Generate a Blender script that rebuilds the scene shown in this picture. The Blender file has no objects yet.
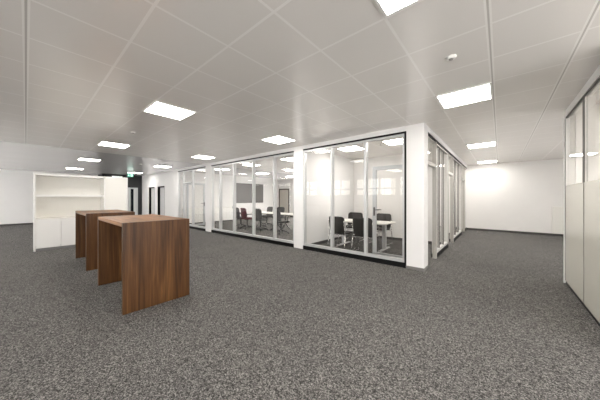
import bpy, bmesh, math, random
from mathutils import Vector
from math import sin, cos, pi, radians
random.seed(4)
S = bpy.context.scene
C = S.collection

# ------------------------------------------------------------------ camera, world, exposure
cam_d = bpy.data.cameras.new('camera')
cam_d.sensor_width = 36.0
cam_d.lens = 36.0 * 234.1 / 600.0
cam_d.shift_y = -2.0 / 600.0
cam_d.clip_start = 0.02
cam = bpy.data.objects.new('camera', cam_d)
cam.location = (0, 0, 1.4)
cam.rotation_euler = (radians(90), 0, radians(40.5))
C.objects.link(cam)
S.camera = cam

world = bpy.data.worlds.new('world')
S.world = world
world.use_nodes = True
bg = world.node_tree.nodes['Background']
bg.inputs[0].default_value = (1.0, 0.985, 0.965, 1)
bg.inputs[1].default_value = 6.5

S.view_settings.view_transform = 'Standard'
S.view_settings.look = 'None'
S.view_settings.gamma = 1.0
S.view_settings.use_curve_mapping = False
S.view_settings.exposure = 0.46
LAMP = 18.5                      # radiance of the ceiling panels
try:
    S.cycles.use_denoising = True
    S.cycles.denoiser = 'OPENIMAGEDENOISE'
    S.cycles.max_bounces = 16
    S.cycles.diffuse_bounces = 8
    S.cycles.glossy_bounces = 6
    S.cycles.transparent_max_bounces = 32
    S.cycles.caustics_reflective = False
    S.cycles.caustics_refractive = False
    S.cycles.sample_clamp_indirect = 6.0
except Exception:
    pass

H = 2.84        # ceiling height
YF = 4.93       # front plane of the glazed meeting rooms
XC = -1.12      # plane of the glazed side corridor
YB = 12.72      # wall at the end
XR = 0.82       # partition on the right

# ------------------------------------------------------------------ materials
def mat(name, col, rough=0.6, metal=0.0, spec=0.5, noise=0.0, nscale=8.0, bump=0.0, bscale=200.0):
    m = bpy.data.materials.new(name); m.use_nodes = True
    nt = m.node_tree; N = nt.nodes; L = nt.links
    b = N['Principled BSDF']
    b.inputs['Base Color'].default_value = (*col, 1)
    b.inputs['Roughness'].default_value = rough
    b.inputs['Metallic'].default_value = metal
    b.inputs['Specular IOR Level'].default_value = spec
    tc = N.new('ShaderNodeTexCoord')
    if noise:
        nz = N.new('ShaderNodeTexNoise'); nz.inputs['Scale'].default_value = nscale; nz.inputs['Detail'].default_value = 4
        L.new(tc.outputs['Object'], nz.inputs['Vector'])
        r = N.new('ShaderNodeValToRGB')
        r.color_ramp.elements[0].position = 0.3; r.color_ramp.elements[1].position = 0.7
        r.color_ramp.elements[0].color = tuple(c * (1 - noise) for c in col) + (1,)
        r.color_ramp.elements[1].color = tuple(min(1, c * (1 + noise)) for c in col) + (1,)
        L.new(nz.outputs['Fac'], r.inputs['Fac']); L.new(r.outputs['Color'], b.inputs['Base Color'])
    if bump:
        n2 = N.new('ShaderNodeTexNoise'); n2.inputs['Scale'].default_value = bscale; n2.inputs['Detail'].default_value = 3
        L.new(tc.outputs['Object'], n2.inputs['Vector'])
        bp = N.new('ShaderNodeBump'); bp.inputs['Strength'].default_value = bump; bp.inputs['Distance'].default_value = 0.004
        L.new(n2.outputs['Fac'], bp.inputs['Height']); L.new(bp.outputs['Normal'], b.inputs['Normal'])
    return m

def emission(name, col, strength):
    m = bpy.data.materials.new(name); m.use_nodes = True
    b = m.node_tree.nodes['Principled BSDF']
    b.inputs['Base Color'].default_value = (*[.85 * k for k in col], 1)
    b.inputs['Emission Color'].default_value = (*col, 1)
    b.inputs['Emission Strength'].default_value = strength
    return m

def glass(name, tint, ior):
    m = bpy.data.materials.new(name); m.use_nodes = True
    nt = m.node_tree; N = nt.nodes; L = nt.links
    for n in list(N):
        if n.type == 'BSDF_PRINCIPLED': N.remove(n)
    out = [n for n in N if n.type == 'OUTPUT_MATERIAL'][0]
    tr = N.new('ShaderNodeBsdfTransparent'); tr.inputs[0].default_value = (*tint, 1)
    gl = N.new('ShaderNodeBsdfGlossy'); gl.inputs['Roughness'].default_value = 0.0
    gl.inputs['Color'].default_value = (1, 1, 1, 1)
    fr = N.new('ShaderNodeFresnel'); fr.inputs['IOR'].default_value = ior
    ge = N.new('ShaderNodeNewGeometry')
    sb = N.new('ShaderNodeMath'); sb.operation = 'SUBTRACT'; sb.inputs[0].default_value = 1.0
    L.new(ge.outputs['Backfacing'], sb.inputs[1])
    mu = N.new('ShaderNodeMath'); mu.operation = 'MULTIPLY'
    L.new(fr.outputs[0], mu.inputs[0]); L.new(sb.outputs[0], mu.inputs[1])
    mx = N.new('ShaderNodeMixShader')
    L.new(mu.outputs[0], mx.inputs[0]); L.new(tr.outputs[0], mx.inputs[1]); L.new(gl.outputs[0], mx.inputs[2])
    L.new(mx.outputs[0], out.inputs['Surface'])
    return m

def carpet_mat():
    m = bpy.data.materials.new('carpet'); m.use_nodes = True
    nt = m.node_tree; N = nt.nodes; L = nt.links; b = N['Principled BSDF']
    b.inputs['Roughness'].default_value = 0.95; b.inputs['Specular IOR Level'].default_value = 0.15
    tc = N.new('ShaderNodeTexCoord')
    def tufts(scale):
        v = N.new('ShaderNodeTexVoronoi'); v.inputs['Scale'].default_value = scale
        L.new(tc.outputs['Object'], v.inputs['Vector'])
        q = N.new('ShaderNodeSeparateColor'); L.new(v.outputs['Color'], q.inputs[0]); return q.outputs[0]
    av = N.new('ShaderNodeMix'); av.data_type = 'FLOAT'; av.inputs[0].default_value = 0.30
    L.new(tufts(150), av.inputs[2]); L.new(tufts(80), av.inputs[3])
    r = N.new('ShaderNodeValToRGB'); e = r.color_ramp.elements
    e[0].position = 0.05; e[0].color = (0.014, 0.013, 0.0125, 1)
    e[1].position = 0.95; e[1].color = (0.325, 0.314, 0.302, 1)
    x = e.new(0.5); x.color = (0.094, 0.0905, 0.0875, 1)
    L.new(av.outputs[0], r.inputs['Fac'])
    n2 = N.new('ShaderNodeTexNoise'); n2.inputs['Scale'].default_value = 1.4; n2.inputs['Detail'].default_value = 3
    L.new(tc.outputs['Object'], n2.inputs['Vector'])
    r2 = N.new('ShaderNodeValToRGB'); r2.color_ramp.elements[0].color = (0.88, 0.88, 0.89, 1); r2.color_ramp.elements[1].color = (1.1, 1.09, 1.07, 1)
    L.new(n2.outputs['Fac'], r2.inputs['Fac'])
    mx = N.new('ShaderNodeMix'); mx.data_type = 'RGBA'; mx.blend_type = 'MULTIPLY'; mx.inputs[0].default_value = 1
    L.new(r.outputs['Color'], mx.inputs[6]); L.new(r2.outputs['Color'], mx.inputs[7])
    L.new(mx.outputs[2], b.inputs['Base Color'])
    return m

def ceiling_mat():
    m = bpy.data.materials.new('metal_ceiling_panels'); m.use_nodes = True
    nt = m.node_tree; N = nt.nodes; L = nt.links; b = N['Principled BSDF']
    tc = N.new('ShaderNodeTexCoord'); sx = N.new('ShaderNodeSeparateXYZ'); L.new(tc.outputs['Object'], sx.inputs[0])
    def M(op, a, c=None):
        n = N.new('ShaderNodeMath'); n.operation = op
        for i, v in enumerate((a, c)):
            if v is None: continue
            if isinstance(v, (int, float)): n.inputs[i].default_value = v
            else: L.new(v, n.inputs[i])
        return n.outputs[0]
    def joint(coord, off, step, half):          # 1 inside the joint, 0 on the panel
        p = M('DIVIDE', M('SUBTRACT', coord, off), step)
        d = M('ABSOLUTE', M('SUBTRACT', p, M('ROUND', p)))
        return M('LESS_THAN', M('MULTIPLY', d, step), half)
    def at(coord, pos, half):
        return M('LESS_THAN', M('ABSOLUTE', M('SUBTRACT', coord, pos)), half)
    X, Y = sx.outputs[0], sx.outputs[1]
    jl = M('MAXIMUM', joint(X, -0.07, 0.63, 0.0115), joint(Y, 0.0, 0.6235, 0.0115))
    wide = M('MAXIMUM', M('MAXIMUM', at(X, -0.07, 0.022), at(Y, 0.0, 0.022)), at(X, 0.555, 0.022))
    slit = M('MAXIMUM', M('MAXIMUM', at(X, -0.07, 0.007), at(Y, 0.0, 0.007)), at(X, 0.555, 0.007))
    jl = M('MAXIMUM', jl, wide)
    nz = N.new('ShaderNodeTexNoise'); nz.inputs['Scale'].default_value = 0.9; nz.inputs['Detail'].default_value = 2
    L.new(tc.outputs['Object'], nz.inputs['Vector'])
    def mix(f, a, c):
        n = N.new('ShaderNodeMix'); n.data_type = 'RGBA'
        L.new(f, n.inputs[0])
        for i, v in ((6, a), (7, c)):
            if isinstance(v, tuple): n.inputs[i].default_value = (*v, 1)
            else: L.new(v, n.inputs[i])
        return n.outputs[2]
    base = mix(nz.outputs['Fac'], CEIL_A, CEIL_B)
    col = mix(jl, base, CEIL_J)
    col = mix(slit, col, CEIL_S)
    L.new(col, b.inputs['Base Color'])
    b.inputs['Roughness'].default_value = 0.24
    b.inputs['Metallic'].default_value = 0.10
    b.inputs['Specular IOR Level'].default_value = 0.95
    n3 = N.new('ShaderNodeTexNoise'); n3.inputs['Scale'].default_value = 1.1; L.new(tc.outputs['Object'], n3.inputs['Vector'])
    h = M('ADD', M('MULTIPLY', jl, -0.003), M('MULTIPLY', n3.outputs['Fac'], 0.010))
    bp = N.new('ShaderNodeBump'); bp.inputs['Strength'].default_value = 0.5; bp.inputs['Distance'].default_value = 1.0
    L.new(h, bp.inputs['Height']); L.new(bp.outputs['Normal'], b.inputs['Normal'])
    return m

def wood_mat(name, axis, tone=1.0):
    m = bpy.data.materials.new(name); m.use_nodes = True
    nt = m.node_tree; N = nt.nodes; L = nt.links; b = N['Principled BSDF']
    b.inputs['Roughness'].default_value = 0.42; b.inputs['Specular IOR Level'].default_value = 0.3
    tc = N.new('ShaderNodeTexCoord'); oi = N.new('ShaderNodeObjectInfo')
    ad = N.new('ShaderNodeVectorMath'); ad.operation = 'ADD'
    L.new(tc.outputs['Object'], ad.inputs[0]); L.new(oi.outputs['Location'], ad.inputs[1])
    def noise(sc, detail, dist, rough=0.5):
        mp = N.new('ShaderNodeMapping'); mp.inputs['Scale'].default_value = sc
        L.new(ad.outputs[0], mp.inputs['Vector'])
        n = N.new('ShaderNodeTexNoise'); n.inputs['Scale'].default_value = 1.0; n.inputs['Detail'].default_value = detail
        n.inputs['Distortion'].default_value = dist; n.inputs['Roughness'].default_value = rough
        L.new(mp.outputs[0], n.inputs['Vector']); return n.outputs['Fac']
    def sc(across, along):
        v = [across] * 3; v[axis] = along; return v
    big = noise(sc(11.0, 0.7), 3, 1.4)            # veneer leaves and cathedral figure
    fine = noise(sc(60, 1.6), 5, 0.4, 0.65)      # pores
    r = N.new('ShaderNodeValToRGB'); e = r.color_ramp.elements
    tn = lambda c: (c[0] * tone, c[1] * tone * .96, c[2] * tone * .78)
    cs = [(0.28, (0.085, 0.036, 0.015)), (0.43, (0.170, 0.076, 0.030)), (0.58, (0.225, 0.104, 0.041)), (0.72, (0.33, 0.165, 0.070))]
    e[0].position, e[0].color = cs[0][0], (*tn(cs[0][1]), 1)
    e[1].position, e[1].color = cs[3][0], (*tn(cs[3][1]), 1)
    for p, c in cs[1:3]:
        x = e.new(p); x.color = (*tn(c), 1)
    L.new(big, r.inputs['Fac'])
    r2 = N.new('ShaderNodeValToRGB'); r2.color_ramp.elements[0].position = 0.3; r2.color_ramp.elements[1].position = 0.7
    r2.color_ramp.elements[0].color = (0.55, 0.52, 0.5, 1); r2.color_ramp.elements[1].color = (1.15, 1.12, 1.1, 1)
    L.new(fine, r2.inputs['Fac'])
    mx = N.new('ShaderNodeMix'); mx.data_type = 'RGBA'; mx.blend_type = 'MULTIPLY'; mx.inputs[0].default_value = 1
    L.new(r.outputs['Color'], mx.inputs[6]); L.new(r2.outputs['Color'], mx.inputs[7])
    L.new(mx.outputs[2], b.inputs['Base Color'])
    return m

CEIL_A, CEIL_B = (0.825, 0.797, 0.767), (0.865, 0.837, 0.807)
CEIL_J, CEIL_S = (0.95, 0.93, 0.905), (0.58, 0.56, 0.53)
M_WALL = mat('white_wall_paint', (0.795, 0.785, 0.78), 0.75, noise=0.012, nscale=2)
M_WALLR = mat('warm_white_wall_paint', (0.81, 0.795, 0.78), 0.75, noise=0.012, nscale=2)
M_DARKWALL = mat('charcoal_wall_paint', (0.015, 0.015, 0.017), 0.5, noise=0.1)
M_CARPET = carpet_mat()
M_CEIL = ceiling_mat()
M_PLASTER = mat('smooth_white_ceiling', (0.90, 0.885, 0.885), 0.22, metal=0.4, spec=1.0, noise=0.02, nscale=1.0)
M_BASE = mat('dark_grey_baseboard', (0.055, 0.052, 0.050), 0.5)
M_BLACK = mat('black_profile', (0.006, 0.006, 0.0065), 0.5, spec=0.15)
M_ALU = mat('pale_aluminium', (0.60, 0.605, 0.61), 0.35, metal=0.35)
M_JAMBD = mat('grey_beige_jamb', (0.46, 0.445, 0.415), 0.4)
M_JAMB = mat('pale_profile', (0.76, 0.75, 0.73), 0.4)
M_GASKET = mat('grey_gasket', (0.16, 0.155, 0.145), 0.6)
M_ALUD = mat('grey_aluminium', (0.50, 0.515, 0.53), 0.35, metal=0.4)
M_WHITEMET = mat('white_lacquered_profile', (0.82, 0.815, 0.80), 0.35)
M_GLASS = glass('clear_partition_glass', (0.98, 0.978, 0.972), 1.45)
M_GLASSR = glass('reflective_partition_glass', (0.972, 0.97, 0.962), 1.48)
M_GLASSD = glass('grey_door_glass', (0.50, 0.53, 0.56), 1.7)
M_PANEL = mat('cream_partition_panel', (0.66, 0.645, 0.575), 0.22)
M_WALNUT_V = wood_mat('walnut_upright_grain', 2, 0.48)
M_WALNUT_H = wood_mat('walnut_lengthwise_grain_sheen', 0, 1.35)  # paler tone paints the tabletop's sheen into the colour
M_CAB = mat('white_cabinet_lacquer', (0.80, 0.79, 0.77), 0.35)
M_CABIN = mat('cream_niche_lining', (0.80, 0.785, 0.745), 0.5)
M_GAP = mat('dark_gap', (0.05, 0.05, 0.05), 0.6)
M_LAMP = emission('lamp_diffuser', (1.0, 0.962, 0.905), LAMP)
M_LAMPFRAME = mat('lamp_frame', (0.8, 0.79, 0.77), 0.4)
M_TABLE = mat('white_laminate', (0.84, 0.83, 0.80), 0.3)
M_LEGGREY = mat('silver_table_leg', (0.55, 0.56, 0.57), 0.35, metal=0.3)
M_CHROME = mat('chrome', (0.72, 0.72, 0.72), 0.15, metal=1.0)
M_BLKPLA = mat('black_plastic', (0.02, 0.02, 0.021), 0.4)
M_MESHF = mat('black_mesh_fabric', (0.024, 0.022, 0.020), 0.8, noise=0.35, nscale=150, bump=0.4, bscale=300)
M_GREYF = mat('grey_upholstery', (0.065, 0.066, 0.066), 0.85, noise=0.15, nscale=60, bump=0.3)
M_REDF = mat('dark_red_upholstery', (0.075, 0.013, 0.017), 0.85, noise=0.2, nscale=60, bump=0.3)
M_SCREEN = mat('grey_screen_glass', (0.13, 0.122, 0.118), 0.5, spec=0.2)
M_TAUPE = mat('taupe_door_leaf', (0.52, 0.49, 0.44), 0.5, noise=0.04)
M_DOORGREY = mat('pale_grey_door_leaf', (0.66, 0.66, 0.665), 0.45)
M_BROWNFRAME = mat('dark_brown_door_frame', (0.075, 0.062, 0.053), 0.5)
M_GREEN = emission('exit_green', (0.10, 0.46, 0.32), 0.6)
M_SIGNW = emission('exit_white', (0.9, 1.0, 0.95), 0.6)
M_GREYDOT = mat('grey_sensor', (0.25, 0.24, 0.23), 0.5)

# ------------------------------------------------------------------ mesh helper
class MB:
    def __init__(self): self.bm = bmesh.new()
    def box(self, x0, x1, y0, y1, z0, z1, bevel=0.0, seg=2):
        b = bmesh.new()
        r = bmesh.ops.create_cube(b, size=1.0)
        for v in b.verts:
            v.co = Vector(((x0 + x1) / 2 + v.co.x * (x1 - x0), (y0 + y1) / 2 + v.co.y * (y1 - y0), (z0 + z1) / 2 + v.co.z * (z1 - z0)))
        if bevel:
            bmesh.ops.bevel(b, geom=b.edges[:], offset=bevel, segments=seg, affect='EDGES', profile=0.5)
        self.add(b); return self
    def add(self, b):
        vm = {}
        for v in b.verts: vm[v] = self.bm.verts.new(v.co)
        for f in b.faces:
            try:
                nf = self.bm.faces.new([vm[v] for v in f.verts]); nf.smooth = f.smooth
            except ValueError: pass
        b.free()
    def tube(self, pts, r, seg=8, fillet=0.0, caps=True):
        P = [Vector(p) for p in pts]
        if fillet:
            Q = [P[0]]
            for a, c, d in zip(P, P[1:], P[2:]):
                u = (a - c); w = (d - c)
                k = min(fillet, u.length * .45, w.length * .45)
                s, t = c + u.normalized() * k, c + w.normalized() * k
                for i in range(5):
                    q = i / 4; Q.append(s * (1 - q) ** 2 + c * 2 * q * (1 - q) + t * q * q)
            Q.append(P[-1]); P = Q
        rings = []
        up = None
        for i, p in enumerate(P):
            t = (P[min(i + 1, len(P) - 1)] - P[max(i - 1, 0)]).normalized()
            if up is None:
                up = Vector((0, 0, 1)) if abs(t.z) < .9 else Vector((1, 0, 0))
            s = t.cross(up)
            if s.length < 1e-4: s = t.cross(Vector((0, 1, 0)))
            s.normalize(); u = s.cross(t).normalized(); up = u
            rr = r[i] if isinstance(r, (list, tuple)) else r
            rings.append([self.bm.verts.new(p + (s * cos(a) + u * sin(a)) * rr) for a in [2 * pi * k / seg for k in range(seg)]])
        for A, B in zip(rings, rings[1:]):
            for k in range(seg):
                f = self.bm.faces.new((A[k], A[(k + 1) % seg], B[(k + 1) % seg], B[k])); f.smooth = True
        if caps:
            self.bm.faces.new(rings[0][::-1]); self.bm.faces.new(rings[-1])
        return self
    def lathe(self, prof, cx=0, cy=0, seg=20):
        rings = []
        for r, z in prof:
            rings.append([self.bm.verts.new((cx + r * cos(2 * pi * k / seg), cy + r * sin(2 * pi * k / seg), z)) for k in range(seg)])
        for A, B in zip(rings, rings[1:]):
            for k in range(seg):
                f = self.bm.faces.new((A[k], A[(k + 1) % seg], B[(k + 1) % seg], B[k])); f.smooth = True
        self.bm.faces.new(rings[0][::-1]); self.bm.faces.new(rings[-1])
        return self
    def shell(self, fn, nu, nv, th):
        """a curved sheet fn(u,v)->(point, normal) with real thickness"""
        F = [[None] * (nv + 1) for _ in range(nu + 1)]; B = [[None] * (nv + 1) for _ in range(nu + 1)]
        for i in range(nu + 1):
            for j in range(nv + 1):
                p, n = fn(i / nu, j / nv)
                p = Vector(p); n = Vector(n).normalized()
                F[i][j] = self.bm.verts.new(p + n * th / 2); B[i][j] = self.bm.verts.new(p - n * th / 2)
        for i in range(nu):
            for j in range(nv):
                for G, flip in ((F, 0), (B, 1)):
                    q = (G[i][j], G[i + 1][j], G[i + 1][j + 1], G[i][j + 1])
                    f = self.bm.faces.new(q[::-1] if flip else q); f.smooth = True
        for i in range(nu):
            self.bm.faces.new((F[i][0], B[i][0], B[i + 1][0], F[i + 1][0])); self.bm.faces.new((F[i + 1][nv], B[i + 1][nv], B[i][nv], F[i][nv]))
        for j in range(nv):
            self.bm.faces.new((F[0][j + 1], B[0][j + 1], B[0][j], F[0][j])); self.bm.faces.new((F[nu][j], B[nu][j], B[nu][j + 1], F[nu][j + 1]))
        return self
    def poly(self, pts2, fn, th):
        """a flat outline: pts2 in a plane, fn(a,b,d)->xyz with d = depth"""
        A = [self.bm.verts.new(fn(a, b, 0)) for a, b in pts2]; B = [self.bm.verts.new(fn(a, b, th)) for a, b in pts2]
        self.bm.faces.new(A[::-1]); self.bm.faces.new(B)
        n = len(A)
        for k in range(n): self.bm.faces.new((A[k], A[(k + 1) % n], B[(k + 1) % n], B[k]))
        return self
    def build(self, name, m, parent=None, loc=(0, 0, 0)):
        bmesh.ops.recalc_face_normals(self.bm, faces=self.bm.faces[:])
        me = bpy.data.meshes.new(name); self.bm.to_mesh(me); self.bm.free()
        me.materials.append(m)
        o = bpy.data.objects.new(name, me); C.objects.link(o); o.location = loc
        if parent is not None: o.parent = parent
        return o

def box(name, m, x0, x1, y0, y1, z0, z1, parent=None, bevel=0.0):
    return MB().box(x0, x1, y0, y1, z0, z1, bevel).build(name, m, parent)
def struct(o): o['kind'] = 'structure'; return o
def sbox(name, m, *a, bevel=0.0): return struct(box(name, m, *a, bevel=bevel))
def sempty(name, loc=(0, 0, 0)):
    o = bpy.data.objects.new(name, None); C.objects.link(o); o.location = loc; o['kind'] = 'structure'; o.empty_display_size = .1
    return o
def tag(o, label, cat, group=None):
    o['label'] = label; o['category'] = cat
    if group: o['group'] = group
    return o
def thing(name, label, cat, loc=(0, 0, 0), rz=0.0, group=None):
    o = bpy.data.objects.new(name, None); C.objects.link(o); o.location = loc; o.rotation_euler = (0, 0, rz); o.empty_display_size = .1
    return tag(o, label, cat, group)
def dup(root, loc, rz, label, swap=None):
    r = root.copy(); C.objects.link(r); r.location = loc; r.rotation_euler = (0, 0, rz); r['label'] = label
    for ch in list(root.children):
        c = ch.copy(); C.objects.link(c); c.parent = r
        if swap and c.name.split('.')[0] in swap[0]:
            c.data = c.data.copy(); c.data.materials[0] = swap[1]
        for g in list(ch.children):
            d = g.copy(); C.objects.link(d); d.parent = c
    return r

# ------------------------------------------------------------------ setting: floor, ceiling, walls
X0, X1, Y0 = -19.0, 4.3, -4.6
sbox('floor', M_CARPET, X0 - .2, X1 + .2, Y0 - .2, YB + .2, -0.10, 0.0)
sbox('ceiling', M_CEIL, -9.55, X1 + .2, Y0 - .2, YB + .2, H, H + .12)
sbox('ceiling_left', M_PLASTER, X0 - .2, -9.56, Y0 - .2, YB + .2, H, H + .12)

sbox('wall_left', M_WALL, X0 - .15, X0, Y0, 2.91, 0, H)
sbox('baseboard_left', M_BASE, X0, X0 + .02, Y0, 2.89, 0, .08)
wb = MB(); wb.box(-4.4, X1, YB, YB + .15, 0, H).box(-13.0, -10.6, YB, YB + .15, 0, H).box(-10.6, -4.4, YB, YB + .15, 0, .25).box(-10.6, -4.4, YB, YB + .15, 2.6, H)
struct(wb.build('wall_back', M_WALLR))
w = sempty('window_15', (-10.6, YB + .07, .25))  # unseen window, added to brighten the large meeting room
f = MB(); f.box(0, 6.2, -.04, .04, 0, .06).box(0, 6.2, -.04, .04, 2.29, 2.35)
for q in range(6): f.box(q * 1.228, q * 1.228 + .06, -.04, .04, .06, 2.29)
f.build('window_frame', M_WHITEMET, w)
MB().box(.06, 6.14, -.005, .005, .06, 2.29).build('glass_pane', M_GLASS, w)
sbox('baseboard_back', M_BASE, XC, X1, YB - .02, YB, 0, .08)
fr_ = MB(); fr_.box(X1, X1 + .15, 3.3, 6.4, 0, H).box(X1, X1 + .15, Y0, 3.3, 0, .25).box(X1, X1 + .15, Y0, 3.3, 2.72, H).box(X1, X1 + .15, Y0, -2.2, .25, 2.72)
struct(fr_.build('wall_far_right', M_WALLR))
w = sempty('window_16', (X1 + .07, -2.2, .25))  # added out of view to bring daylight to the right-hand ceiling
f = MB(); f.box(-.04, .04, 0, 5.5, 0, .06).box(-.04, .04, 0, 5.5, 2.41, 2.47)
for q in range(6): f.box(-.04, .04, q * 1.088, q * 1.088 + .06, .06, 2.41)
f.build('window_frame', M_WHITEMET, w)
MB().box(-.005, .005, .06, 5.44, .06, 2.41).build('glass_pane', M_GLASS, w)
fr_ = MB(); fr_.box(X1, X1 + .15, 6.4, 7.0, .25, 2.72).box(X1, X1 + .15, 9.4, 12.1, .25, 2.72).box(X1, X1 + .15, 6.4, YB, 0, .25).box(X1, X1 + .15, 6.4, YB, 2.72, H).box(X1, X1 + .15, 12.1, YB, .25, 2.72)
struct(fr_.build('wall_far_right_windows', M_WALLR))
w = sempty('window_14', (X1 + .07, 7.0, .25))  # added, never in view, to throw daylight on the end wall and corridor
f = MB(); f.box(-.04, .04, 0, 2.4, 0, .06).box(-.04, .04, 0, 2.4, 2.41, 2.47)
for q in range(3): f.box(-.04, .04, q * 1.17, q * 1.17 + .06, .06, 2.41)
f.build('window_frame', M_WHITEMET, w)
MB().box(-.005, .005, .06, 2.34, .06, 2.41).build('glass_pane', M_GLASS, w)

# lobby at the far left: charcoal wall with a glazed door
lob = MB()
lob.box(-19.0, -17.9, 2.91, 3.01, 0, H).box(-17.9, -17.8, 2.91, 3.72, 0, H).box(-17.9, -17.8, 4.70, YF, 0, H).box(-17.9, -17.8, 3.72, 4.70, 2.06, H)
struct(lob.build('wall_lobby', M_DARKWALL))
sbox('wall_behind_lobby', M_DARKWALL, -19.0, -18.9, 3.01, YF, 0, H)
d = sempty('door_1', (-17.85, 4.21, 0))
fr = MB(); fr.box(-.03, .06, -.49, -.41, 0, 2.06).box(-.03, .06, .41, .49, 0, 2.06).box(-.03, .06, -.41, .41, 1.98, 2.06).box(-.02, .05, -.15, .10, 0, 1.98)
fr.build('door_frame', M_ALU, d)
MB().box(0, .012, -.41, -.15, .03, 1.98).build('glass_pane', M_GLASSD, d)
MB().box(0, .012, .10, .27, .03, 1.98).build('glass_pane', M_GLASSD, d)
MB().box(0, .03, .27, .41, .03, 1.98).build('side_leaf', M_DOORGREY, d)
MB().tube([(.05, -.02, .85), (.09, -.02, .87), (.09, -.02, 1.23), (.05, -.02, 1.25)], .012, fillet=.02).build('door_handle', M_ALUD, d)

# front wall, left part, with two recessed doors
fw = MB()
Ya, Yb = YF, YF + .18
edges = [-17.9, -16.47, -15.50, -15.0, -13.98, -12.22]
fw.box(edges[0], edges[1], Ya, Yb, 0, H).box(edges[2], edges[3], Ya, Yb, 0, H).box(edges[4], edges[5], Ya, Yb, 0, H)
fw.box(edges[1], edges[2], Ya, Yb, 2.06, H).box(edges[3], edges[4], Ya, Yb, 2.06, H)
struct(fw.build('wall_front_left', M_WALL))
for n, (a, c) in enumerate(((edges[1], edges[2]), (edges[3], edges[4]))):
    d = sempty('door_%d' % (n + 2), ((a + c) / 2, YF, 0))
    w = (c - a) / 2
    MB().box(-w, -w + .03, .0, .16, 0, 2.06).box(w - .03, w, .0, .16, 0, 2.06).box(-w + .03, w - .03, .0, .16, 2.0, 2.06).build('door_frame', M_BLACK, d)
    MB().box(-w + .03, w - .03, .12, .16, .01, 2.0).build('door_leaf', M_DOORGREY, d)
    MB().tube([(w - .1, .12, 1.05), (w - .1, .07, 1.05), (w - .22, .07, 1.05)], .01, fillet=.02).build('door_handle', M_ALUD, d)

# fascia and piers round the glazed rooms
sbox('wall_front_fascia', M_WALL, -12.22, -1.10, YF, YF + .14, 2.735, H)
sbox('wall_corridor_fascia', M_WALL, XC - .12, XC + .02, YF + .14, YB, 2.735, H)
for n, (a, c, yb) in enumerate(((-1.42, -1.10, YF + .32), (-4.44, -4.10, YF + .14), (-9.46, -8.98, YF + .14))):
    sbox(('wall_corner_pier', 'wall_middle_pier', 'wall_left_pier')[n], M_WALL, a, c, YF, yb, 0.0, 2.735 if n else 2.735)
bb = MB(); bb.box(-1.43, -1.09, YF - .008, YF, 0, .055).box(-1.10, -1.092, YF, YF + .32, 0, .055)
struct(bb.build('baseboard_pier', mat('grey_pier_base', (0.20, 0.19, 0.185), 0.5)))

# inside walls of the rooms
sbox('wall_meeting_left', M_WALL, -13.12, -13.0, YF + .18, YB, 0, H)
sbox('wall_meeting_divider', M_WALL, -4.36, -4.18, YF + .14, YB, 0, H)
sbox('wall_corner_room_back', M_WALLR, -4.18, XC - .14, 8.02, 8.14, 0, H)
sbox('wall_corridor_rooms', M_WALLR, -4.18, XC - .14, 10.40, 10.52, 0, H)
sk = MB(); sk.box(-4.18, -4.165, YF + .14, 8.02, 0, .08).box(-4.165, XC - .14, 8.005, 8.02, 0, .08)
sk.box(-4.18, -4.165, 8.14, 10.4, 0, .08).box(-4.18, -4.165, 10.52, YB, 0, .08).box(-4.165, XC - .14, 10.385, 10.4, 0, .08).box(-4.165, XC - .14, YB - .015, YB, 0, .08)
struct(sk.build('baseboard_rooms', M_BASE))
sk = MB(); sk.box(-13.0, -12.985, YF + .18, YB, 0, .07).box(-11.85, -4.375, YB - .015, YB, 0, .07).box(-4.375, -4.36, YF + .14, YB - .02, 0, .07)
struct(sk.build('baseboard_meeting', M_BASE))

# ------------------------------------------------------------------ glazed front: three bays
def front_bay(name, xa, xb, mull, black_right=False, black_left=False, skip=None):
    w = sempty(name, (xa, YF, 0))
    L = xb - xa
    fr = MB(); z0, z1 = .10, 2.70
    fr.box(0, L, .02, .10, z0, z0 + .06).box(0, L, .02, .10, z1 - .045, z1)
    fr.box(0, .045, .02, .10, z0 + .06, z1 - .045).box(L - .045, L, .02, .10, z0 + .06, z1 - .045)
    fr.build('window_frame', M_ALU, w)
    b = MB().box(0, L, -.005, .10, 0, .10).box(0, L, -.005, .10, z1, 2.735)
    if black_right: b.box(L - .001, L + .035, -.008, .10, 0, 2.735)
    b.build('black_trim', M_BLACK, w)
    cuts = [0.045] + [m - xa for m in mull] + [L - .045]
    for m in mull:
        MB().box(m - xa - .025, m - xa + .025, .0, .11, z0 + .06, z1 - .045).build('mullion', M_ALU, w)
    for i, (p, q) in enumerate(zip(cuts, cuts[1:])):
        if skip is not None and i == skip: continue
        MB().box(p + (.025 if i else 0), q - (.025 if i < len(cuts) - 2 else 0), .055, .065, z0 + .06, z1 - .045).build('glass_pane', M_GLASS, w)
    return w
front_bay('window_1', -4.10, -1.455, (-3.19, -2.30), black_right=True)
w2 = front_bay('window_2', -8.98, -4.44, (-8.36, -7.42, -6.30, -5.27))
MB().box(.0, .05, -.03, .0, 1.02, 1.10).tube([(.025, -.03, 1.06), (.025, -.07, 1.06), (.15, -.07, 1.06)], .01, fillet=.02).build('door_handle', M_ALUD, w2, (-7.43 + 8.98, 0, 0))
w3 = front_bay('window_3', -12.22, -9.46, (-11.62, -10.70), skip=1)
MB().box(.63, 1.49, .02, .10, 2.10, 2.16).build('transom', M_ALU, w3)
MB().box(.63, 1.49, .055, .065, 2.16, 2.655).build('glass_pane', M_GLASS, w3)

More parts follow.
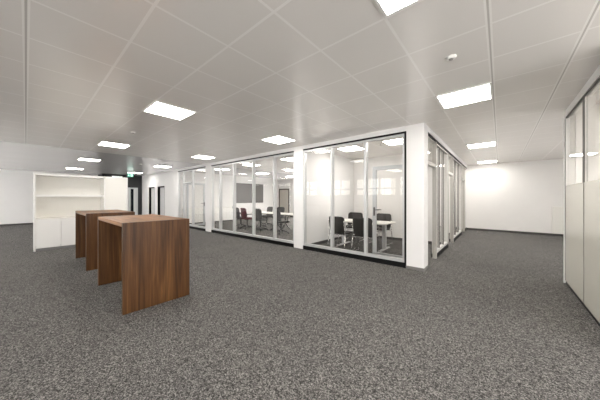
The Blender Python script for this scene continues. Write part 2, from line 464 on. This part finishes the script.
def glass_leaf(name, loc, rz, w=.96, h=2.14):
    d = sempty(name, loc); d.rotation_euler = (0, 0, rz)
    s = .085
    MB().box(0, w, -.025, .025, .03, .03 + s).box(0, w, -.025, .025, h - s, h).box(0, s, -.025, .025, .03 + s, h - s).box(w - s, w, -.025, .025, .03 + s, h - s).build('leaf_frame', M_ALUD, d)
    MB().box(s, w - s, -.006, .006, .03 + s, h - s).build('glass_pane', M_GLASS, d)
    hb = MB()
    for sg in (-1, 1):
        hb.box(w - .065, w - .025, sg * .03 - .006, sg * .03 + .006, .98, 1.18)
        hb.tube([(w - .045, sg * .03, 1.12), (w - .045, sg * .075, 1.12), (w - .17, sg * .075, 1.12)], .010, fillet=.02)
    hb.build('door_handle', M_BASE, d)
    return d
glass_leaf('door_4', (-1.285, 5.40, 0), pi, 1.03)
glass_leaf('door_5', (-11.58, YF + .14, 0), radians(86), .90)

# ------------------------------------------------------------------ glazed corridor side
xa, xb = XC - .10, XC - .02
def corridor_glass(name, ya, yb, mull):
    w = sempty(name, (XC, ya, 0)); L = yb - ya
    f = MB(); f.box(-.10, -.02, 0, L, .09, .15).box(-.10, -.02, 0, L, 2.66, 2.70).box(-.10, -.02, 0, .05, .15, 2.66).box(-.10, -.02, L - .05, L, .15, 2.66)
    f.build('window_frame', M_JAMB, w)
    MB().box(-.11, .0, 0, L, 0, .09).box(-.11, .005, 0, L, 2.70, 2.735).build('black_trim', M_BLACK, w)
    c = [.05] + [m - ya for m in mull] + [L - .05]
    for m in mull: MB().box(-.085, -.03, m - ya - .018, m - ya + .018, .15, 2.66).build('mullion', M_JAMB, w)
    for m in c[1:-1]: MB().box(-.052, -.026, m - .026, m - .0181, .15, 2.66).build('gasket', M_GASKET, w)
    MB().box(-.054, -.017, .0501, .062, .15, 2.66).build('gasket', M_GASKET, w)
    MB().box(-.054, -.017, .062, L - .051, 2.648, 2.6599).build('gasket', M_GASKET, w)
    for i, (p, q) in enumerate(zip(c, c[1:])):
        MB().box(-.065, -.055, p + (.018 if i else 0), q - (.018 if i < len(c) - 2 else 0), .15, 2.66).build('glass_pane', M_GLASSR, w)
def corridor_door(name, ya, yb):
    w = sempty(name, (XC, ya, 0)); L = yb - ya
    f = MB(); f.box(-.075, .0, 0, .06, 0, 2.70).box(-.075, .005, L - .08, L, 0, 2.70).box(-.075, .0, .06, L - .08, 2.10, 2.17).box(-.10, -.02, .06, L - .08, 2.66, 2.70)
    f.build('door_frame', M_JAMBD, w)
    MB().box(-.11, .005, 0, L, 2.70, 2.735).build('black_trim', M_BLACK, w)
    MB().box(-.065, -.055, .06, L - .08, 2.17, 2.66).build('glass_pane', M_GLASSR, w)
    MB().box(.005, .011, L - .06, L - .02, .98, 1.18).build('strike_plate', M_ALUD, w)
corridor_door('door_6', 5.25, 6.22)
corridor_glass('window_4', 6.22, 7.85, (6.75, 7.30))
corridor_door('door_7', 7.85, 8.80)
corridor_glass('window_5', 8.80, 11.00, (9.5, 10.25))
corridor_door('door_8', 11.00, 11.97)
corridor_glass('window_6', 11.97, YB, ())

# ------------------------------------------------------------------ right partition
r0, r1 = 3.59, 5.77
pw = sempty('wall_right_partition', (XR, 0, 0))
mods = [5.77, 4.68, 3.59]
MB().box(.0, .10, r0, r1, 2.74, H).build('fascia', M_WALL, pw)
MB().box(.005, .10, r0, r1, 0, .045).build('plinth', M_BLACK, pw)
for a, c in zip(mods[1:], mods):
    MB().box(.0, .022, a + .006, c - .006, .045, 1.60).build('lower_panel', M_PANEL, pw)
    MB().box(.015, .025, a + .05, c - .05, 1.60, 2.70).build('glass_pane', M_GLASSR, pw)
fr = MB()
fr.box(.006, .03, r0, r1, 2.70, 2.74)
for k, y in enumerate(mods):
    a, c = (y - .035, y) if k == 0 else ((y, y + .035) if k == 2 else (y - .02, y + .02))
    fr.box(.0 if k == 0 else .008, .10, a, c, 1.60, 2.70)
fr.box(.03, .10, r0, r1, 1.56, 1.60)
fr.build('window_frame', M_JAMB, pw)
MB().box(-.018, .10, r1, r1 + .03, 0, 2.74).build('end_post', M_WHITEMET, pw)
MB().box(-.003, .012, r1 - .022, r1 - .0005, .05, 2.70).build('gasket', M_GASKET, pw)
MB().box(-.003, .014, r0, r1 - .022, 2.70, 2.722).build('gasket', M_GASKET, pw)
for y in mods[1:2]:
    MB().box(-.003, .0075, y - .03, y - .021, .05, 2.70).build('gasket', M_GASKET, pw)
    MB().box(-.003, .0075, y + .021, y + .028, 1.60, 2.70).build('gasket', M_GASKET, pw)
sbox('wall_right_room_back', M_WALLR, XR + .10, X1, r1 - .10, r1, 0, H)
sbox('wall_right_room_front', M_WALLR, XR, X1, 3.47, 3.59, 0, H)

# ------------------------------------------------------------------ window wall behind the camera (its reflections show in the glass)
XW = XR + 2.831; NWIN = 8; span = (XW - X0) / NWIN
ww = MB(); ww.box(X0, X1, Y0 - .2, Y0, 2.72, H).box(XW, X1, Y0 - .2, Y0, 0, 2.72)
sill = [.25, .25, 1.55, 1.55, 1.55, 1.55, .25, .25]  # low outer sills and the unseen last bay are added for daylight
for k in range(NWIN + 1):
    xk = X0 + k * span
    ww.box(max(X0, xk - .2), min(XW, xk + .2), Y0 - .2, Y0, 0, 2.72)
for k in range(NWIN):
    ww.box(X0 + k * span + .2, X0 + (k + 1) * span - .2, Y0 - .2, Y0, 0, sill[k])
struct(ww.build('wall_windows', M_WALL))
for k in range(NWIN):
    a, c = X0 + k * span + .2, X0 + (k + 1) * span - .2
    w = sempty('window_%d' % (17 + k), (a, Y0 - .1, sill[k])); L = c - a; h = 2.72 - sill[k]
    f = MB(); f.box(0, L, -.04, .04, 0, .06).box(0, L, -.04, .04, h - .06, h).box(0, .06, -.04, .04, .06, h - .06).box(L - .06, L, -.04, .04, .06, h - .06)
    for q in (1 / 3, 2 / 3): f.box(L * q - .035, L * q + .035, -.04, .04, .06, h - .06)
    f.box(.06, L - .06, -.035, .035, 1.98 - sill[k], 2.06 - sill[k])
    f.build('window_frame', M_WHITEMET, w)
    MB().box(.06, L - .06, -.005, .005, .06, h - .06).build('glass_pane', M_GLASS, w)

# ------------------------------------------------------------------ ceiling lights
lamp0 = None
def lamp(x, y, label, grp='square ceiling lights in the open office'):
    global lamp0
    if lamp0 is None:
        r = thing('ceiling_light', label, 'ceiling light', (x, y, H), 0, grp)
        h = .285
        f = MB(); f.box(-.305, .305, -.305, -h, -.012, 0).box(-.305, .305, h, .305, -.012, 0).box(-.305, -h, -h, h, -.012, 0).box(h, .305, -h, h, -.012, 0)
        f.build('lamp_frame', M_LAMPFRAME, r)
        MB().box(-h, h, -h, h, -.008, 0).build('diffuser', M_LAMP, r)
        lamp0 = r; return r
    r = dup(lamp0, (x, y, H), 0, label); r['group'] = grp
    return r
LX = [-.385, -4.165, -7.945, -11.725, -15.8]
lamp(-.385, 1.55, 'square ceiling light cut off by the top edge of the photo')
lamp(-.385, 4.06, 'largest square ceiling light at the right, ahead of the white corner pier')
lamp(-.385, 8.05, 'middle of the three square ceiling lights along the right corridor')
lamp(-.385, 11.93, 'farthest square ceiling light of the right corridor, near the end wall')
lamp(LX[1], 1.55, 'large square ceiling light right above the nearer walnut table')
lamp(LX[2], 1.55, 'square ceiling light above the farther walnut table')
lamp(LX[3], 1.55, 'second farthest square ceiling light above the white storage unit')
lamp(LX[4], 1.55, 'farthest and smallest square ceiling light, low over the white storage unit')
lamp(LX[1], 4.06, 'square ceiling light outside the glass wall, nearest the middle white pier')
lamp(LX[2], 4.06, 'square ceiling light outside the glass wall, near the left white pier')
lamp(LX[3], 4.06, 'square ceiling light above the white wall with the two dark door recesses')
lamp(LX[4], 4.06, 'tiny far square ceiling light beside the exit sign')
for x in LX:  # row out of view, added to light the room from behind
    lamp(x, -2.2, 'added square ceiling light of the window side row, behind the viewpoint', 'added ceiling lights of the window side row')
g = 'ceiling lights in the small corner room'
lamp(-3.30, 6.15, 'left ceiling light inside the small corner meeting room', g)
lamp(-1.98, 6.15, 'right ceiling light inside the small corner meeting room, above the glass door leaf', g)
g = 'ceiling lights in the large meeting room'
cols = ((-5.9, 'right'), (-8.25, 'middle'), (-10.6, 'left'))  # a few real lights, the rest added to brighten the room
for (yy, rn) in ((6.4, 'front'), (9.0, 'second'), (11.5, 'rear')):
    for xx, cn in cols:
        lamp(xx, yy, '%s light of the %s row inside the large meeting room' % (cn, rn), g)
g = 'added ceiling lights in the rooms along the corridor'  # added lamps that only brighten these rooms
for xx, sd_ in ((-1.9, 'right'), (-3.2, 'left')): lamp(xx, 9.2, sd_ + ' ceiling light added in the middle room along the right corridor', g)
for xx, sd_ in ((-1.9, 'right'), (-3.2, 'left')): lamp(xx, 11.6, sd_ + ' ceiling light added in the end room along the right corridor', g)
lamp(1.8, 4.65, 'left ceiling light added in the room behind the right hand partition', 'added ceiling light behind the partition')  # pair of lamps added to brighten the room behind the glass
lamp(3.2, 4.65, 'right ceiling light added in the room behind the right hand partition', 'added ceiling light behind the partition')
lamp(2.5, 9.5, 'ceiling light added in the hidden widening beyond the right hand partition', 'added ceiling light beyond the partition')  # unseen lamp, added for light around the corridor end

# ------------------------------------------------------------------ smoke detectors
det0 = thing('smoke_detector', 'round white smoke detector on the ceiling ahead of the right hand light', 'smoke detector', (-.38, 2.82, H), 0, 'ceiling smoke detectors')
MB().lathe([(.048, 0), (.048, -.008), (.040, -.018), (.022, -.022)]).build('detector_body', M_LAMPFRAME, det0)
MB().lathe([(.022, -.0215), (.018, -.030), (.005, -.033)]).build('sensor_dome', M_GREYDOT, det0)
dup(det0, (-6.09, 1.52, H), 0, 'small smoke detector between the lights above the two walnut tables')
dup(det0, (-11.56, 3.16, H), 0, 'tiny far smoke detector on the ceiling between the two rows of lights')
dup(det0, (-2.42, 6.15, H), 0, 'smoke detector inside the small corner meeting room, between its two lights')

# ------------------------------------------------------------------ walnut high tables
t = thing('high_table', 'nearer and larger walnut standing table with solid end panels on the carpet', 'table', (-4.17, 1.145, 0), 0, 'walnut standing tables')
hx, hy = .75, .395
MB().box(-hx + .05, hx - .05, -hy, hy, 1.05, 1.10, .003).build('tabletop', M_WALNUT_H, t)
for s in (-1, 1):
    MB().box(-.025, .025, -hy, hy, -.55, .55, .003).build('side_panel', M_WALNUT_V, t, (s * (hx - .025), 0, .55))
dup(t, (-6.78, 1.145, 0), 0, 'farther walnut standing table, half hidden behind the nearer one')

# ------------------------------------------------------------------ white storage unit with niche
u = thing('storage_unit', 'low free standing white storage unit with an open niche behind the walnut tables', 'cabinet', (-9.2, .13, 0))
D, W, Z = -.55, 2.02, 2.06
MB().box(D, 0, 0, .035, 0, Z, .002).box(D, 0, 1.42, 1.455, 0, Z, .002).box(D, 0, 1.985, W, 0, Z, .002).box(D, 0, .035, 1.985, Z - .06, Z, .002).build('carcass', M_CAB, u)
MB().box(D, D + .02, .035, 1.985, .06, Z - .06).build('back_panel', M_CABIN, u)
MB().box(D + .02, -.03, .035, 1.42, 1.465, 1.49, .002).build('shelf', M_CAB, u)
MB().box(D + .02, -.005, .035, 1.42, .83, .855, .002).build('counter', M_CABIN, u)
MB().box(-.13, -.10, .06, 1.40, 1.457, 1.465).build('light_strip', emission('warm_strip', (1.0, .94, .84), 2.2), u)
MB().box(-.045, -.031, .035, 1.42, 1.437, 1.465).build('shelf_lip', M_CAB, u)
for k in range(3):
    a = .037 + k * .461
    MB().box(-.022, 0, a + .003, a + .455, .075, .825, .0015).build('door', M_CAB, u)
MB().box(-.022, -.001, 1.458, 1.983, .075, Z - .062, .0015).build('tall_door', M_CABIN, u)
MB().box(D + .02, -.04, .035, 1.985, 0, .07).build('plinth', mat('grey_plinth', (0.22, 0.22, 0.22), .5), u)

# ------------------------------------------------------------------ exit sign and emergency light
s = thing('exit_sign', 'small green and white exit sign hanging from the ceiling by the dark wall', 'exit sign', (-15.0, 3.63, H), radians(40))
MB().box(-.15, .15, -.015, .015, -.31, -.14, .003).build('sign_panel', M_GREEN, s)
MB().box(-.16, .16, -.03, .03, -.14, -.05, .004).build('lamp_housing', M_SIGNW, s)
for hx_ in (-.1, .1): MB().tube([(hx_, 0, 0), (hx_, 0, -.055)], .006).build('hanger', M_ALU, s)
pic = MB(); fy = lambda a, b, d: (a, -.0155 - d, b - .225)
pic.poly([(.02, -.07), (.12, -.07), (.12, .07), (.02, .07)], fy, .003)
pic.poly([(-.13, 0), (-.09, .04), (-.09, .015), (-.05, .015), (-.05, -.015), (-.09, -.015), (-.09, -.04)], fy, .003)
pic.build('pictogram', M_SIGNW, s)
man = MB(); fm = lambda a, b, d: (a, -.0188 - d, b - .225)
man.poly([(.062 + .012 * cos(k * pi / 4), .048 + .012 * sin(k * pi / 4)) for k in range(8)], fm, .002)
man.poly([(.05, .03), (.078, .03), (.095, .005), (.088, 0), (.072, .015), (.068, -.01), (.095, -.03), (.09, -.06), (.08, -.06), (.08, -.035), (.06, -.025), (.045, -.055), (.025, -.055), (.025, -.045), (.038, -.043), (.05, -.01), (.05, .012), (.035, .005), (.03, .012)], fm, .002)
man.build('running_figure', M_GREEN, s)
el = thing('emergency_light', 'slim white emergency light high on the charcoal wall', 'emergency light', (-17.8, 3.62, 2.66))
MB().box(0, .06, -.26, .26, 0, .09, .008).build('lamp_body', M_LAMPFRAME, el)
MB().box(.058, .066, -.24, .24, .012, .05).build('diffuser', M_SIGNW, el)

# ------------------------------------------------------------------ cream cabinet at the end wall
cb = thing('low_wall_panel', 'low cream panel standing flat against the end wall of the right corridor', 'panel', (2.1, YB, 0))
MB().box(-.62, .62, -.055, 0, .085, 1.08, .003).build('panel_board', M_CABIN, cb)
MB().box(-.62, .62, -.055, -.02, 0, .082).build('plinth', M_BASE, cb)

# ------------------------------------------------------------------ small corner room: table and four chairs
t = thing('meeting_table', 'white meeting table with silver legs in the small corner room', 'table', (-3.0, 6.30, 0))
MB().box(-.8, .8, -.4, .4, .715, .74, .004).build('tabletop', M_TABLE, t)
for sx in (-1, 1):
    x = sx * .62
    MB().box(x - .05, x + .05, -.04, .04, .03, .69, .006).box(x - .035, x + .035, -.36, .36, 0, .03, .008).box(x - .03, x + .03, -.3, .3, .69, .715).build('leg', M_LEGGREY, t)
MB().box(-.57, .57, -.02, .02, .66, .70).build('crossbar', M_LEGGREY, t)

def rounded_sheet(w, h, z0, bow, lean, rr, y0):
    def fn(u_, v_):
        zz = v_; k = 1.0
        e = min(v_, 1 - v_) * h
        if e < rr: k = 1 - (rr - math.sqrt(max(0, rr * rr - (rr - e) ** 2))) / (w / 2)
        x = (u_ - .5) * w * k
        y = y0 - lean * zz * h + bow * (2 * x / w) ** 2
        return (x, y, z0 + zz * h), (-8 * bow * x / w ** 2, 1, lean)
    return fn
vc = thing('visitor_chair', 'black mesh visitor chair nearest the glass at the left of the small table', 'chair', (-3.30, 5.62, 0), radians(-6), 'black chairs in the small corner room')
MB().box(-.235, .235, -.20, .25, .43, .485, .022, 3).build('seat', M_MESHF, vc)
MB().shell(rounded_sheet(.50, .44, .47, .05, .16, .06, -.215), 12, 12, .022).build('backrest', M_MESHF, vc)
for sx in (-1, 1):
    x = sx * .275
    MB().tube([(x, -.16, .66), (x, .20, .66), (x, .25, .012), (x, -.27, .012), (x * .97, -.20, .44), (x * .93, -.245, .80)], .011, 8, .06).build('frame', M_CHROME, vc)
    MB().box(x - .022, x + .022, -.15, .16, .668, .692, .009).build('armrest', M_BLKPLA, vc)
for cy_, cz_ in ((.23, .40), (-.2, .42)): MB().tube([(-.275, cy_, cz_), (.275, cy_, cz_)], .010).build('cross_tube', M_CHROME, vc)
dup(vc, (-2.62, 5.66, 0), radians(5), 'black mesh visitor chair in front of the small table, right beside the glass door leaf')
dup(vc, (-3.70, 7.00, 0), radians(184), 'black mesh visitor chair on the far side of the small table, left one')
dup(vc, (-2.80, 7.06, 0), radians(176), 'black mesh visitor chair on the far side of the small table, right one')

# ------------------------------------------------------------------ large meeting room
t = thing('conference_table', 'white conference table with black splayed legs, the right one of two joined end to end', 'table', (-6.42, 7.2, 0), 0, 'joined conference tables')
MB().box(-.8, .8, -.4, .4, .712, .74, .004).build('tabletop', M_TABLE, t)
for sx in (-1, 1):
    x = sx * .55
    MB().tube([(x, 0, .70), (x, 0, .30)], .028, 10).tube([(x, -.36, .02), (x, -.2, .09), (x, 0, .34)], .02, 8, .1).tube([(x, .36, .02), (x, .2, .09), (x, 0, .34)], .02, 8, .1).box(x - .03, x + .03, -.3, .3, .69, .712).lathe([(.025, 0), (.025, .03)], x, -.36, 10).lathe([(.025, 0), (.025, .03)], x, .36, 10).build('leg', M_BLKPLA, t)
MB().box(-.52, .52, -.015, .015, .64, .69).build('crossbar', M_BLKPLA, t)
dup(t, (-8.06, 7.2, 0), 0, 'white conference table with black splayed legs, the left one of two joined end to end')

cc = thing('conference_chair', 'rightmost grey conference chair on the near side, beside the middle white pier', 'chair', (-6.58, 6.55, 0), radians(-12), 'grey chairs round the conference tables')
MB().box(-.24, .24, -.22, .25, .43, .50, .03, 3).build('seat', M_GREYF, cc)
MB().shell(rounded_sheet(.46, .46, .49, .07, .14, .08, -.205), 12, 12, .045).build('backrest', M_GREYF, cc)
for sx in (-1, 1):
    x = sx * .27
    MB().tube([(sx * .22, .12, .44), (x, .12, .46), (x, .14, .67), (x, -.16, .67), (sx * .22, -.20, .62)], .016, 8, .05).build('armrest', M_BLKPLA, cc)
MB().lathe([(.05, .09), (.03, .12), (.025, .40), (.09, .43)], 0, 0, 14).build('column', M_BLKPLA, cc)
for k in range(4):
    a = pi / 4 + k * pi / 2
    MB().tube([(.03 * cos(a), .03 * sin(a), .12), (.2 * cos(a), .2 * sin(a), .09), (.32 * cos(a), .32 * sin(a), .03)], [.024, .02, .014], 8).lathe([(.02, 0), (.022, .03)], .31 * cos(a), .31 * sin(a), 10).build('leg', M_BLKPLA, cc)
dup(cc, (-7.86, 6.58, 0), radians(6), 'grey conference chair just right of the dark red one')
dup(cc, (-8.82, 6.60, 0), radians(-8), 'dark red conference chair on the near side of the tables', (('seat', 'backrest'), M_REDF))
dup(cc, (-9.48, 6.72, 0), radians(-14), 'leftmost grey conference chair, half behind the dark red one')
dup(cc, (-9.02, 7.95, 0), radians(172), 'left one of the two grey conference chairs on the far side, facing us')
dup(cc, (-8.28, 8.05, 0), radians(190), 'right one of the two grey conference chairs on the far side, facing us')

sc = thing('wall_screen', 'large grey screen hung on the far wall of the large meeting room', 'screen', (-13.0, 9.95, 1.07))
MB().box(0, .05, -1.14, 1.14, 0, 1.30, .004).build('screen_frame', M_BASE, sc)
MB().box(.05, .053, -1.11, 1.11, .03, 1.27).build('screen_surface', M_SCREEN, sc)

sd = thing('sideboard', 'low white sideboard along the left wall of the large meeting room', 'cabinet', (-12.98, 5.40, 0))
Ls = 2.95
MB().box(0, .40, 0, Ls, .06, .80, .003).build('carcass', M_CAB, sd)
MB().box(0, .425, -.005, Ls + .005, .80, .825, .002).build('top', M_CABIN, sd)
MB().box(.02, .36, .02, Ls - .02, 0, .06).build('plinth', M_BASE, sd)
for k in range(6):
    a = .004 + k * (Ls / 6)
    MB().box(.40, .418, a, a + Ls / 6 - .006, .065, .795, .0015).build('door', M_CAB, sd)

d = sempty('door_9', (-12.42, YB, 0))
MB().box(-.53, -.44, -.05, 0, 0, 2.10).box(.44, .53, -.05, 0, 0, 2.10).box(-.44, .44, -.05, 0, 2.01, 2.10).build('door_frame', M_BROWNFRAME, d)
MB().box(-.44, .44, -.035, 0, .01, 2.01).build('door_leaf', M_TAUPE, d)
MB().tube([(.36, -.035, 1.05), (.36, -.08, 1.05), (.24, -.08, 1.05)], .01, fillet=.02).build('door_handle', M_ALUD, d)
